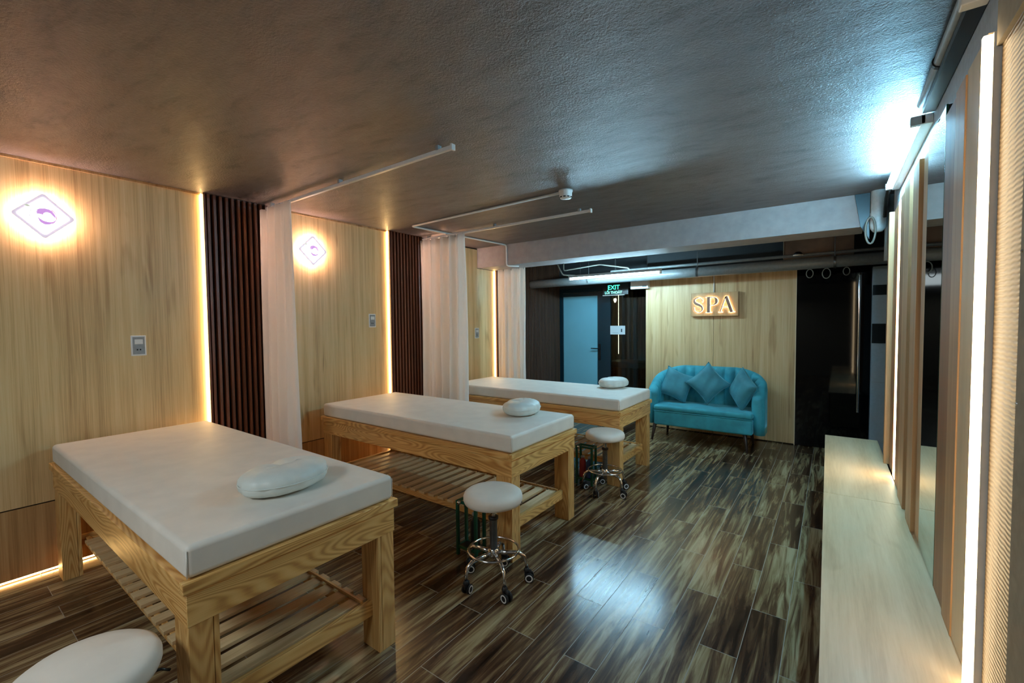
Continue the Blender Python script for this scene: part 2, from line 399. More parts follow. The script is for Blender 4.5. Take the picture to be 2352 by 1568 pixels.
# lowered sill over the right wall boards
# ------------------------------------------------------------------ left wall: panels, fins, LED strips
which = ['behind the bed nearest the camera', 'behind the middle bed', 'behind the farthest bed']
spans = [(-1.80, -.78), (-.33, 1.323), (1.80, 3.002), (3.47, 4.80)]
labs = ['pale wood wall panel at the far left edge beyond the view', 'pale wood wall panel behind the nearest bed', 'pale wood wall panel behind the middle bed, between two white curtains', 'pale wood wall panel behind the farthest bed, notched round the beam']
for i, (a, b) in enumerate(spans[1:], 1):
    t = thing('wall_panel', labs[i], 'wall panel', (XL, (a+b)/2, 0), group='pale wood panels on the left wall')
    a2, b2 = a-(a+b)/2, b-(a+b)/2
    top = ZC-.016
    mb = MB()
    if i == 3:
        yc = 4.45-(a+b)/2
        mb.prism([(a2, .428), (b2, .428), (b2, 2.185), (yc-.004, 2.185), (yc-.004, top), (a2, top)], lambda p, q, s: (-.02 if s else 0, p, q))
    else: mb.box(-.02, 0, a2, b2, .428, top)
    mb.done('upper_board', 'panel', t)
    B('lower_board', 'panel_low', -.02, 0, a2, b2, .022, .420, t)
    B('shadow_gap', 'fin_back', -.02, -.012, a2, b2, .420, .428, t)
    if i < 3: B('top_trim', 'panel_low', -.02, .006, a2, b2, top, ZC-.001, t)
fins = [(-.78, -.33, 'dark brown vertical fin panel at the far left'), (1.323, 1.80, 'reddish brown fin panel beside the first curtain from the left'), (3.002, 3.47, 'reddish brown fin panel between middle panel and second curtain'), (4.80, 5.02, 'narrow strip of brown fins between the farthest wall panel and third curtain')]
for i, (a, b, lb) in enumerate(fins[1:], 1):
    t = thing('fin_panel', lb, 'slat panel', (XL, a, 0), group='brown fin panels on the left wall')
    zt = ZC-.002 if i < 3 else 2.188
    B('backing_board', 'fin_back', -.028, -.012, .0, b-a, .0, zt, t)
    mb = MB(); n = 0; y = .030
    while y+.02 < b-a: mb.box(-.012, .030, y, y+.018, .0, zt); y += .0415
    mb.done('fins', 'fin', t)
    B('edge_board', 'fin', -.012, .036, .004, .018, .0, zt, t)
    # LED strip on the edge board, facing the panel
    ls = MB().box(.001, .013, -.004, .003, .03, zt-.004).done('led_strip', 'led_l')
    ls.location = (XL, a, 0)
    tag(ls, ['', 'warm vertical light strip beside the nearest wall panel', 'warm vertical light strip beside the middle wall panel', 'warm vertical light strip beside the farthest wall panel'][i], 'light strip', 'vertical light strips on the left wall')
for i, (a, b) in enumerate(spans[1:], 1):
    ls = MB().box(-.019, -.014, -(b-a)/2+.02, (b-a)/2-.02, .006, .014).done('led_strip', 'led_foot')
    ls.location = (XL, (a+b)/2, 0)
    tag(ls, 'warm light strip under the foot of the wall panel '+which[i-1], 'light strip', 'light strips at the foot of the left wall')
# dark fins on the left wall beyond the beam
t = thing('fin_panel', 'dark walnut fin wall in the far left corner beside the frosted door', 'slat panel', (XL, 5.02, 0))
B('backing_board', 'fin_back', -.028, -.004, 0, 1.55, 0, ZC-.002, t)
mb = MB(); y = .012
while y < 1.54: mb.box(-.004, .018, y, y+.022, 0, ZC-.002); y += .042
mb.done('fins', 'fin_dark', t)

# ------------------------------------------------------------------ diamond lamps
def circ(r, n, c=(0, 0), a0=0, a1=2*pi, ry=None):
    return [(c[0]+r*cos(a0+(a1-a0)*k/n), c[1]+(ry or r)*sin(a0+(a1-a0)*k/n)) for k in range(n)]
def rrect_diamond(h, rr, n=5):
    s = h/math.sqrt(2); pts = []
    for q, (sx, sy) in enumerate(((1, 1), (-1, 1), (-1, -1), (1, -1))):
        cx, cy = sx*(s-rr), sy*(s-rr)
        for k in range(n+1):
            a = q*pi/2+k*pi/2/n; pts.append((cx+rr*cos(a), cy+rr*sin(a)))
    c45 = cos(pi/4)
    return [((x-y)*c45, (x+y)*c45) for x, y in pts]
def make_lamp(loc, lab):
    t = thing('wall_lamp', lab, 'lamp', loc, group='diamond wall lamps on the pale panels')
    fn = lambda x0, x1: (lambda a, b, s: (x1 if s else x0, a, b))
    MB().prism(rrect_diamond(.085, .008), fn(0, .010)).done('mount', 'white', t)
    MB().prism(rrect_diamond(.106, .010), fn(.010, .034)).done('halo_light', 'halo', t)
    MB().prism(rrect_diamond(.133, .014), fn(.034, .042)).done('face_plate', 'lilac', t)
    fp = MB().prism(rrect_diamond(.110, .010), fn(.042, .0445)).done('light_panel', 'face', t)
    g = thing('x', '', ''); bpy.data.objects.remove(g)
    # round fruit emblem: ring, two purple crescents, red edge, leaf
    c = (-.003, 0.); R = .056
    mb = MB(); outer = circ(R, 40, c); inner = circ(R-.0028, 40, c)
    for k in range(40):
        k2 = (k+1) % 40
        mb.prism([outer[k], outer[k2], inner[k2], inner[k]], fn(.0445, .0452))
    mb.done('emblem_ring', 'logogrey', t)
    def cres(name, mat, pts): MB().prism([(c[0]+a*R, c[1]+b*R) for a, b in pts], fn(.0445, .0456)).done(name, mat, t)
    up = [(.92, .28), (.75, .55), (.45, .74), (.10, .80), (-.25, .72), (-.50, .52), (-.42, .46), (-.62, .34), (-.44, .30), (-.56, .16), (-.25, .14), (-.02, .10), (.05, .30), (.28, .42), (.52, .34), (.72, .10), (.90, -.12), (.97, .08)]
    lo = [(.90, -.30), (.66, -.52), (.34, -.58), (.0, -.50), (-.28, -.30), (-.42, -.12), (-.34, -.48), (-.22, -.70), (.05, -.88), (.38, -.86), (.70, -.66), (.88, -.46)]
    cres('emblem_crescent', 'purple', up); cres('emblem_crescent', 'purple', lo)
    cres('emblem_edge', 'logored', [(.50, .80), (.80, .56), (.96, .24), (1., -.05), (.93, -.34), (.90, -.10), (.88, .16), (.74, .46)])
    cres('emblem_leaf', 'leaf', [(-1.34, .86), (-1.15, 1.0), (-.98, .92), (-.84, .80), (-.98, .78), (-1.15, .76)])
    return t
lamp = make_lamp((XL, .508, 2.118), 'glowing diamond wall lamp with purple fruit emblem above the nearest bed')
dup(lamp, (XL, 2.163, 2.127), 'glowing diamond wall lamp with purple fruit emblem beside the first curtain')
dup(lamp, (XL, 3.80, 2.12), 'diamond wall lamp above the farthest bed, tucked behind the second curtain')

# ------------------------------------------------------------------ switch plates on the left wall
def make_plate(loc, lab, sc=1.):
    t = thing('switch_plate', lab, 'switch plate', loc, group='switch and socket plates on the left wall')
    B('frame', 'white', 0, .006, -.041, .041, -.068, .068, t, .003)
    B('insert', 'grey', .006, .0075, -.032, .032, -.058, .058, t)
    B('switch', 'white', .0075, .011, -.022, .022, .010, .042, t, .003)
    mb = MB(); mb.box(.0075, .0082, -.012, -.004, -.032, -.022).box(.0075, .0082, .004, .012, -.032, -.022); mb.done('socket_holes', 'rubber', t)
    return t
pl = make_plate((XL, .926, 1.339), 'white switch and socket plate on the nearest wall panel')
dup(pl, (XL, 2.797, 1.506), 'white switch and socket plate on the middle wall panel')
dup(pl, (XL, 4.42, 1.342), 'white switch plate on the farthest wall panel')

# ------------------------------------------------------------------ massage beds
def make_bed(loc, L, lab):
    """origin at the floor under the foot-end near corner; bed runs to -x"""
    W = .825
    t = thing('massage_bed', lab, 'massage bed', loc, group='wooden massage beds along the left wall')
    MB().box(-L+.03, -.03, .03, W-.03, .655, .668).done('base_board', 'ash_x', t)
    # lip
    B('top_rail', 'ash_y', -.032, 0, 0, W, .636, .672, t, .003)
    B('top_rail', 'ash_y', -L, -L+.032, 0, W, .636, .672, t, .003)
    B('top_rail', 'ash_x', -L+.032, -.032, 0.0, .032, .636, .672, t, .003)
    B('top_rail', 'ash_x', -L+.032, -.032, W-.032, W, .636, .672, t, .003)
    B('apron', 'ash_y', -.036, -.014, .013, W-.013, .525, .637, t, .002)
    B('apron', 'ash_y', -L+.014, -L+.036, .013, W-.013, .525, .637, t, .002)
    B('apron', 'ash_x', -L+.018, -.018, .012, .034, .525, .637, t, .002)
    B('apron', 'ash_x', -L+.018, -.018, W-.034, W-.012, .525, .637, t, .002)
    for sx in (0, 1):
        for sy in (0, 1):
            x1 = -.018 if not sx else -L+.018+.12; x0 = x1-.12
            y0 = .016 if not sy else W-.016-.086; y1 = y0+.086
            mb = MB().box(x0, x1, y0 if not sy else y0+.018, y1-.018 if not sy else y1, 0, .526)
            lo, hi = (y1-.0165, y1) if not sy else (y0, y0+.0165)
            mb.box(x0, x1, lo, hi, 0, .526)
            mb.done('leg', 'ash_z', t, bevel=.0015, seg=1)
    # lower shelf
    B('shelf_rail', 'ash_y', -.09, -.066, .10, W-.10, .155, .222, t, .002)
    B('shelf_rail', 'ash_y', -L+.066, -L+.09, .10, W-.10, .155, .222, t, .002)
    B('shelf_rail', 'ash_x', -L+.09, -.09, .125, .147, .155, .205, t, .002)
    B('shelf_rail', 'ash_x', -L+.09, -.09, W-.147, W-.125, .155, .205, t, .002)
    x = -.105; k = 0
    while x-.058 > -L+.10:
        B('shelf_slat', 'slat', x-.058, x, .105, W-.105, .2055, .2215, t, .0015)
        x -= .098
    MB().box(-L+.09, -.09, W-.145, W-.135, .2216, .233).done('shelf_edge_strip', 'ash_x', t)
    # mattress: its own thing resting on the frame
    return t
def make_mattress(loc, L, lab):
    W = .825
    t = thing('mattress', lab, 'mattress', loc, group='white mattresses on the massage beds')
    nx, ny = 26, 12
    mb = MB()
    mb.box(-L+.014, -.014, .014, W-.014, 0, .108)
    body = mb.done('cover', 'vinyl', t, bevel=.020, seg=4)
    for (x, y) in ((-.0185, .0185), (-.0185, W-.0185)):
        MB().sweep([(x, y, .006), (x, y, .05), (x, y, .092)], .0022, 6).done('corner_seam', 'vinyl', t, smooth=True)
    return t
BX = [(-1.593, .469, 2.12), (-1.545, 2.114, 2.07), (-1.497, 3.668, 2.10)]
bl = ['massage bed nearest the camera, pale ash frame with slatted lower shelf', 'middle massage bed of the three, ash frame standing behind a wheeled stool', 'farthest massage bed, ash frame standing in front of the blue sofa']
ml = ['white vinyl mattress on the nearest massage bed', 'white vinyl mattress on the middle massage bed', 'white vinyl mattress on the farthest massage bed']
for (x, y, L), a, b in zip(BX, bl, ml):
    make_bed((x, y, 0), L, a); make_mattress((x, y, .6725), L, b)

# ------------------------------------------------------------------ round pillows
def make_pillow(loc, rz, lab):
    t = thing('pillow', lab, 'pillow', loc, rz, 'round face pillows on the massage beds')
    nu, nv = 72, 24; rnd = random.Random(3)
    ph = [rnd.uniform(0, 6.28) for _ in range(6)]
    def fn(i, j):
        a = 2*pi*i/nu; b = 2*pi*j/nv
        ox, oy = .138, .180                       # outer half axes
        th = .050                                  # half thickness
        rt = .098                                  # tube half width
        cx, cy = (ox-rt)*cos(a), (oy-rt)*sin(a)
        # open the ring a little to a horseshoe on +x side
        pinch = 1-.30*math.exp(-((abs(a-pi) - 0)/.22)**2)
        cb, sb = cos(b), sin(b)
        sgn = lambda v, p: math.copysign(abs(v)**p, v)
        wr = 1+.022*sin(9*a+ph[0])*max(0, cb)+.022*sin(17*a+ph[1]+2*b)*max(0, cb)
        rr = rt*sgn(cb, .85)*wr
        if cb < 0: rr = max(rr, -.090)
        d = Vector((cos(a)/ox, sin(a)/oy, 0)).normalized()
        z = th+th*sgn(sb, .8)*pinch*wr
        if sb < 0: z = th+th*sgn(sb, .6)
        return (cx+d.x*rr, cy+d.y*rr, max(0, z))
    mb = MB(); mb.grid(nu, nv, fn, True, True); mb.done('cover', 'pillow', t, smooth=True)
    mb = MB(); mb.sweep([( (.140+.0015)*cos(2*pi*k/48), (.180+.0015)*sin(2*pi*k/48), .050) for k in range(48)], .0022, 6, closed=True)
    mb.done('seam', 'pillow', t, smooth=True)
    return t
pw = make_pillow((-1.868, .925, .7806), rad(8), 'white round face pillow on the nearest bed')
dup(pw, (-1.905, 2.735, .7806), 'white round face pillow on the middle bed', rad(20))
dup(pw, (-1.875, 4.395, .7806), 'white round face pillow on the farthest bed', rad(-10))

# ------------------------------------------------------------------ wheeled stools
def make_stool(loc, rz, lab):
    t = thing('stool', lab, 'stool', loc, rz, 'round white wheeled stools')
    R = .166; prof = [(0, .460), (R-.02, .460), (R-.006, .466), (R, .482), (R, .500), (R-.006, .516), (R-.02, .526), (R-.05, .531), (0, .533)]
    MB().lathe(prof, seg=48).done('seat', 'vinyl', t, smooth=True)
    MB().lathe([(0, .448), (.09, .448), (.095, .4605), (0, .4605)], seg=24).done('seat_plate', 'blackplastic', t, smooth='auto')
    MB().lathe([(0, .30), (.0125, .30), (.0125, .45), (0, .45)], seg=16).done('gas_piston', 'chrome', t, smooth='auto')
    MB().lathe([(0, .190), (.0215, .190), (.0215, .375), (0, .375)], seg=20).done('column', 'steel', t, smooth='auto')
    MB().lathe([(0, .366), (.028, .366), (.028, .380), (0, .380)], seg=20).done('collar', 'rubber', t, smooth='auto')
    MB().lathe([(0, .150), (.030, .150), (.034, .165), (.030, .196), (0, .196)], seg=20).done('hub', 'chrome', t, smooth='auto')
    MB().sweep([(.0, .03, .449), (.05, .09, .445), (.08, .14, .440), (.085, .16, .425)], .0042, 8).done('height_lever', 'blackplastic', t, smooth=True)
    MB().sweep([(.142*cos(2*pi*k/48), .142*sin(2*pi*k/48), .190) for k in range(48)], .0068, 8, closed=True).done('foot_ring', 'chrome', t, smooth=True)
    for k in range(5):
        a = rad(38+72*k); ca, sa = cos(a), sin(a)
        pts = [(.02*ca, .02*sa, .172), (.09*ca, .09*sa, .170), (.142*ca, .142*sa, .166), (.172*ca, .172*sa, .145), (.184*ca, .184*sa, .11), (.186*ca, .186*sa, .072)]
        leg = MB().sweep(pts, [.013, .012, .0115, .011, .010, .009], 10).done('leg', 'chrome', t, smooth=True)
        # caster: fork and two wheels
        tb = rad([-60, -75, -50, 10, -100][k]); wx, wy = .186*ca, .186*sa
        c = MB(); ax = Vector((cos(tb), sin(tb), 0)); fw = Vector((-sin(tb), cos(tb), 0))
        c.lathe([(0, .055), (.014, .055), (.017, .065), (.012, .078), (0, .078)], (wx, wy, 0), 16)
        cc = Vector((wx, wy, 0))+fw*.014
        def disc(mb, o, r, h0, h1, n=24):
            A = []; Bv = []
            for q in range(n):
                d = fw*cos(2*pi*q/n)*r+Vector((0, 0, 1))*sin(2*pi*q/n)*r
                A.append(mb.bm.verts.new(o+ax*h0+d)); Bv.append(mb.bm.verts.new(o+ax*h1+d))
            mb.bm.faces.new(A); mb.bm.faces.new(list(reversed(Bv)))
            for q in range(n): mb.bm.faces.new((A[q], A[(q+1) % n], Bv[(q+1) % n], Bv[q]))
        c.box(-.007, .007, -.012, .026, .030, .066, rot=Matrix.Rotation(tb, 4, 'Z'), piv=(0, 0, 0))
        bmesh.ops.translate(c.bm, verts=c.bm.verts[-8:], vec=(wx, wy, 0))
        co = c.done('caster', 'rubber', t, smooth='auto')
        wc = cc+Vector((0, 0, .0255))
        for ha, hb in ((-.022, -.008), (.008, .022)): m1 = MB(); disc(m1, wc, .0255, ha, hb); m1.done('wheel', 'rubber', co, smooth='auto')
        for h0, h1 in ((-.0232, -.022), (.022, .0232)):
            m2 = MB(); n = 24
            for q in range(n):
                def P(r, h, qq): return wc+ax*h+fw*cos(2*pi*qq/n)*r+Vector((0, 0, 1))*sin(2*pi*qq/n)*r
                vs = [m2.bm.verts.new(P(r, h, qq)) for qq in (q, q+1) for r, h in ((.015, h0), (.021, h0), (.021, h1), (.015, h1))]
                for f4 in ((0, 1, 5, 4), (1, 2, 6, 5), (2, 3, 7, 6), (3, 0, 4, 7)): m2.bm.faces.new([vs[z] for z in f4])
            m2.done('wheel_ring', 'white', co)
    return t
st = make_stool((-1.535, 1.912, 0), 0, 'white wheeled stool between the nearest and the middle bed')
dup(st, (-1.583, 3.525, 0), 'white wheeled stool between the middle and the farthest bed', rad(16))
dup(st, (-1.665, .262, 0), 'white stool seat cut off by the lower left corner of the photo', rad(10))

# ------------------------------------------------------------------ green stands beside the stools
def make_stand(loc, lab):
    t = thing('bottle_stand', lab, 'stand', loc, group='green metal stands beside the stools')
    for (x, y) in ((-.075, -.04), (.075, -.04), (-.075, .04), (.075, .04)):
        B('post', 'greenmetal', x-.009, x+.009, y-.009, y+.009, .0, .35, t, .002)
    for z in (.055, .342):
        mb = MB()
        mb.box(-.08, .08, -.046, -.034, z-.008, z+.008).box(-.08, .08, .034, .046, z-.008, z+.008)
        mb.box(-.081, -.069, -.04, .04, z-.0079, z+.0079).box(.069, .081, -.04, .04, z-.0079, z+.0079)
        mb.done('cross_bars', 'greenmetal', t)
    B('tray', 'blackplastic', -.068, .068, -.033, .033, .050, .060, t)
    MB().lathe([(0, 0), (.011, 0), (.014, .012), (.010, .024), (0, .026)], (-.050, -.062, .342), 14, 'y').done('knob', 'chrome', t, smooth='auto')
    return t
g1 = make_stand((-1.835, 2.06, 0), 'green metal stand behind the stool at the middle bed')
g2 = dup(g1, (-1.80, 3.60, 0), 'green metal stand behind the stool at the farthest bed')
def bottle(loc, h, mat, lab, cat='bottle'):
    t = thing('bottle', lab, cat, loc, group='bottles in the green stands')
    MB().lathe([(0, 0), (.029, 0), (.031, .01), (.031, h*.75), (.015, h*.88), (.015, h*.93), (0, h*.93)], seg=20).done('body', mat, t, smooth='auto')
    MB().lathe([(0, h*.93), (.018, h*.93), (.018, h), (0, h)], seg=16).done('cap', 'grey', t, smooth='auto')
MT['smoke'] = m_plain('smoky_plastic', (40, 44, 50), .25)
MT['bluepl'] = m_plain('blue_plastic', (26, 60, 110), .4); MT['redpl'] = m_plain('red_plastic', (150, 40, 46), .4)
bottle((-1.800, 2.06, .0605), .22, 'smoke', 'dark smoky bottle in the green stand behind the stool at the middle bed')
bottle((-1.835, 3.60, .0605), .19, 'redpl', 'red bottle in the green stand behind the stool at the farthest bed')
bottle((-1.765, 3.60, .0605), .19, 'bluepl', 'blue bottle in the green stand behind the stool at the farthest bed')

# ------------------------------------------------------------------ curtains and rails
def curtain_rail(y, x0, x1, z, lab, n=3):
    t = thing('curtain_rail', lab, 'curtain rail', ((x0+x1)/2, y, z), group='white curtain rails under the ceiling')
    h = (x1-x0)/2
    MB().box(-h, h, -.011, .011, 0, .022).done('rail', 'whitemetal', t, bevel=.003)
    for k in range(n):
        x = -h+.1+(2*h-.2)*k/(n-1)
        MB().box(x-.010, x+.010, -.014, .014, .018, .0435).done('bracket', 'grey', t)
    MB().box(h, h+.014, -.015, .015, -.006, .028).done('end_cap', 'white', t, bevel=.003)
    return t
curtain_rail(1.775, XL+.035, -1.68, ZC-.044, 'white curtain rail above the first curtain from the left')
curtain_rail(3.47, XL+.035, -1.69, ZC-.044, 'white curtain rail above the second curtain')
def make_curtain(loc, width, z0, z1, amp, folds, seed, lab, flare=1.08, hooks=7):
    t = thing('curtain', lab, 'curtain', loc, group='white curtains beside the left wall')
    rnd = random.Random(seed); nu, nv = 150, 26
    ph = [rnd.uniform(0, 6.28) for _ in range(4)]
    def fn(i, j):
        s = i/(nu-1); v = j/(nv-1); z = z1+(z0-z1)*v
        wd = width*(1+(flare-1)*min(1, v*1.3))
        x = (s-.5)*wd+.006*sin(6*v+ph[0])*s
        A = amp*(.55+.45*v)
        y = A*sin(2*pi*folds*s+ph[1]+.5*sin(3*v+ph[2]))+.35*A*sin(2*pi*folds*2.3*s+ph[3]+v)
        x += .25*A*cos(2*pi*folds*s*1.0+ph[1])
        return (x, y, z)
    mb = MB(); mb.grid(nu, nv, fn); mb.done('cloth', 'curtain', t, smooth=True, solid=.0015)
    for k in range(hooks):
        x = (-.47+.94*k/(hooks-1))*width; MB().sweep([(x, 0, z1-.02), (x, 0, z1+.008)], .003, 6).done('hook', 'grey', t)
    return t
make_curtain((-3.50, 1.72, 0), .45, .06, 2.388, .032, 3.3, 1, 'white pleated curtain, first from the left', 1.10)
make_curtain((-3.41, 3.415, 0), .66, .06, 2.388, .050, 5.1, 2, 'wide white pleated curtain, second from the left', 1.04)
make_curtain((-3.365, 4.62, 0), .41, .06, 2.165, .028, 3.6, 3, 'white curtain hanging under the beam, third from the left', 1.02)

# ------------------------------------------------------------------ ceiling detector and conduits
t = thing('smoke_detector', 'white round detector on the ceiling between the two curtain rails', 'smoke detector', (-1.625, 2.93, ZC))
MB().lathe([(0, 0), (.052, 0), (.052, -.012), (.047, -.016), (.047, -.052), (.040, -.060), (0, -.062)], seg=32).done('body', 'white', t, smooth='auto')
mb = MB()
for k in range(10):
    a = 2*pi*k/10; mb.box(.044, .0475, -.009, .009, -.058, -.050, rot=Matrix.Rotation(a, 4, 'Z'), piv=(0, 0, 0))
mb.done('vents', 'rubber', t)
def rounded(pts, r=.03, n=5):
    P = [Vector(p) for p in pts]; out = [P[0]]
    for a, b, c in zip(P, P[1:], P[2:]):
        d1 = (a-b).normalized(); d2 = (c-b).normalized(); q1 = b+d1*r; q2 = b+d2*r
        for k in range(n+1):
            s = k/n; out.append(q1.lerp(b, s).lerp(b.lerp(q2, s), s))
    out.append(P[-1]); return out
zc = ZC-.0105
o = MB().sweep(rounded([(-1.675, 2.932, zc), (-3.40, 3.0, zc), (-3.30, 4.435, zc), (-3.30, 4.438, 2.178), (-3.20, 4.56, 2.178)], .035), .0095, 10).done('conduit', 'whitemetal', smooth=True)
tag(o, 'thin white conduit running from the detector over the ceiling and down the beam', 'conduit')

# ------------------------------------------------------------------ far end: wood panel, black glass door, sign
YB = 6.12
t = thing('wall_panel', 'pale wood wall panel behind the blue sofa', 'wall panel', (-1.245, YB, 0))
B('board', 'back_panel', -.885, -.008, 0, .04, .012, 2.12, t)
B('board', 'back_panel', -.004, .885, 0, .04, .012, 2.12, t)
B('edge_strip', 'cream', .882, .892, -.004, .036, .0, 2.12, t)
t = thing('door_1', 'black glass door with a tall chrome pull bar', 'door', (-.015, YB, 0)); t['kind'] = S
B('glass_leaf', 'blackglass', -.338, .335, .0, .04, .006, 2.13, t)
hd = MB().sweep([(.235, -.055, .456), (.235, -.055, 1.0), (.235, -.055, 1.945)], .012, 14).done('handle', 'chrome', t, smooth='auto')
mb = MB(); mb.sweep([(.235, -.055, .50), (.235, .001, .50)], .008, 10); mb.sweep([(.235, -.055, 1.90), (.235, .001, 1.90)], .008, 10); mb.done('handle_mount', 'chrome', hd, smooth=True)
B('wall_back', 'darkpaint', -.36, .9, 6.13, 6.16, 2.13, ZC, kind=S)

# sign SPA
SX0, SX1, SZ0, SZ1, SY = -1.515, -.955, 1.53, 1.83, 6.055
t = thing('wall_sign', 'wooden wall sign with backlit letters SPA above the sofa', 'sign', ((SX0+SX1)/2, YB, (SZ0+SZ1)/2))
hw, hh = (SX1-SX0)/2, (SZ1-SZ0)/2
B('board', 'signwood', -hw, hw, -.06, -.0, -hh, hh, t, .002)
def stroke(mb, pts, ws, y0, y1):
    """variable width ribbon in x/z, thickness y0..y1"""
    P = [Vector((p[0], p[1])) for p in pts]; n = len(P); Lf = []; Rt = []
    for i, p in enumerate(P):
        d = P[min(i+1, n-1)]-P[max(i-1, 0)]; d.normalize(); nn = Vector((-d.y, d.x))
        Lf.append(p+nn*ws[i]/2); Rt.append(p-nn*ws[i]/2)
    for i in range(n-1):
        mb.prism([tuple(Lf[i]), tuple(Lf[i+1]), tuple(Rt[i+1]), tuple(Rt[i])], lambda a, b, s: (a, y1 if s else y0, b))
def bez(p, n=8):
    out = []
    for i in range(0, len(p)-3, 3):
        a, b, c, d = [Vector(q) for q in p[i:i+4]]
        for k in range(n):
            s = k/n; out.append(a*(1-s)**3+b*3*s*(1-s)**2+c*3*s*s*(1-s)+d*s**3)
    out.append(Vector(p[-1])); return [(v.x, v.y) for v in out]
def letter_S(mb, ox, oz, h, y0, y1, g=0):
    pts = bez([(.50, .74), (.48, .92), (.36, .98), (.26, .97), (.10, .96), (.02, .84), (.05, .73), (.09, .56), (.30, .54), (.42, .43), (.56, .30), (.52, .05), (.28, .02), (.14, .01), (.04, .10), (.03, .27)], 8)
    n = len(pts); ws = []
    for i in range(n):
        s = i/(n-1); ws.append((.035+.125*math.exp(-((s-.5)/.17)**2)+.02*math.exp(-((s-.2)/.06)**2))*h+g)
    stroke(mb, [(ox+a*h*1.1, oz+b*h) for a, b in pts], ws, y0, y1)
    for cx, c2 in ((.50, .76), (.03, .25)):
        mb.box(ox+cx*h*1.1-.012*h-g/2, ox+cx*h*1.1+.018*h+g/2, y0, y1, oz+(c2-.10)*h-g/2, oz+(c2+.10)*h+g/2)
def R_(mb, ox, oz, h, y0, y1, x0, x1, z0, z1, g): mb.box(ox+x0*h-g/2, ox+x1*h+g/2, y0, y1, oz+z0*h-g/2, oz+z1*h+g/2)
def letter_P(mb, ox, oz, h, y0, y1, g=0):
    R_(mb, ox, oz, h, y0, y1, .10, .28, .02, .98, g); R_(mb, ox, oz, h, y0, y1, 0, .38, 0, .035, g); R_(mb, ox, oz, h, y0, y1, 0, .40, .965, 1., g)
    pts = bez([(.28, .975), (.50, .98), (.66, .95), (.66, .73), (.66, .52), (.50, .475), (.28, .475)], 10); n = len(pts)
    ws = [(.04+.13*math.exp(-(((i/(n-1))-.5)/.2)**2))*h+g for i in range(n)]
    stroke(mb, [(ox+a*h, oz+b*h) for a, b in pts], ws, y0, y1)
def letter_A(mb, ox, oz, h, y0, y1, g=0):
    stroke(mb, [(ox+.10*h, oz+.02*h), (ox+.40*h, oz+.98*h)], [.045*h+g]*2, y0, y1)
    stroke(mb, [(ox+.43*h, oz+1.0*h), (ox+.76*h, oz+.02*h)], [.17*h+g]*2, y0, y1)
    R_(mb, ox, oz, h, y0, y1, .19, .66, .32, .36, g); R_(mb, ox, oz, h, y0, y1, -.02, .24, 0, .035, g); R_(mb, ox, oz, h, y0, y1, .58, .94, 0, .035, g)
LH = .198; z0 = -.105
for nm, fnl, ox in (('letter_s', letter_S, -.240), ('letter_p', letter_P, -.095), ('letter_a', letter_A, .060)):
    mb = MB(); fnl(mb, ox, z0, LH, -.090, -.082); L_ = mb.done(nm, 'letter', t)
    mb = MB(); fnl(mb, ox, z0, LH, -.076, -.073, .002); mb.done('backlight', 'signglow', L_)
o = MB().sweep([(-1.245, YB-.012, 1.832), (-1.245, YB-.012, 1.96), (-1.245, YB-.012, 2.11)], .007, 8).done('conduit', 'whitemetal', smooth=True)
tag(o, 'short white conduit running up the wood panel from the SPA sign', 'conduit')

# ------------------------------------------------------------------ frosted door and glass partition, made-up room behind
YD = 6.60
t = thing('door_2', 'frosted glass door in a dark teal frame in the far left corner', 'door', (-3.36, YD, 0)); t['kind'] = S
B('door_frame', 'frame', -.43, .42, 0, .05, 1.96, 2.04, t)
B('door_frame', 'frame', -.43, -.372, 0, .05, 0, 1.96, t)
B('door_frame', 'frame', .372, .43, 0, .05, 0, 1.96, t)
lf = B('door_stile', 'frame', -.37, .37, .005, .045, .004, .09, t)
mb = MB(); mb.box(-.370, -.362, .005, .045, .09, 1.955).box(.268, .370, .005, .045, .09, 1.955).box(-.362, .268, .005, .045, 1.90, 1.955); mb.done('door_stile', 'frame', t)
B('frosted_pane', 'frost', -.362, .268, .015, .035, .09, 1.90, t)
hp = B('lock_plate', 'blackplastic', .285, .325, -.008, .005, .86, 1.12, t, .002)
MB().sweep(rounded([(.305, -.008, 1.045), (.305, -.045, 1.045), (.175, -.045, 1.045)], .01), .0085, 10).done('door_handle', 'blackplastic', hp, smooth=True)
MB().lathe([(0, 0), (.008, 0), (.008, -.006), (0, -.006)], (.305, -.008, .93), 12, 'y').done('keyhole', 'chrome', hp)
t = thing('window_1', 'dark glass partition between the frosted door and the wood panel', 'window', (-2.53, YD, 0)); t['kind'] = S
B('window_frame', 'frame', -.40, -.34, 0, .05, 0, 2.03, t)
B('window_frame', 'frame', -.34, .48, 0, .05, 1.99, 2.03, t)
B('window_frame', 'frame', -.34, .48, 0, .05, 0, .06, t)
B('glass', 'tintglass', -.34, .48, .02, .03, .06, 1.99, t)
t = thing('notice', 'small white paper sign with a dark mark on the dark glass', 'sign', (-2.745, YD-.002, 1.342))
B('sheet', 'paper', -.123, .123, -.003, 0, -.068, .068, t)
B('mark', 'ink', .055, .075, -.0035, -.003, -.03, .02, t)
B('mark', 'ink', -.085, .01, -.0035, -.003, -.045, -.042, t)
t = thing('fin_panel', 'dark vertical fin wall added behind the glass partition as its reflection', 'slat panel', (-3.2, 8.1, 0))  # fins, strip, lamp and table added behind the pane stand in for its reflections
mb = MB(); x = -.55
while x < 1.1: mb.box(x, x+.03, -.05, -.001, .0, 2.44); x += .075
mb.done('fins', 'fin_dark', t)
o = MB().box(-.014, .014, -.02, 0, 0, 1.12).done('led_strip', 'ledreflect'); o.location = (-3.135, 7.62, .895)
tag(o, 'warm vertical light strip added behind the dark glass partition as its reflection', 'light strip')
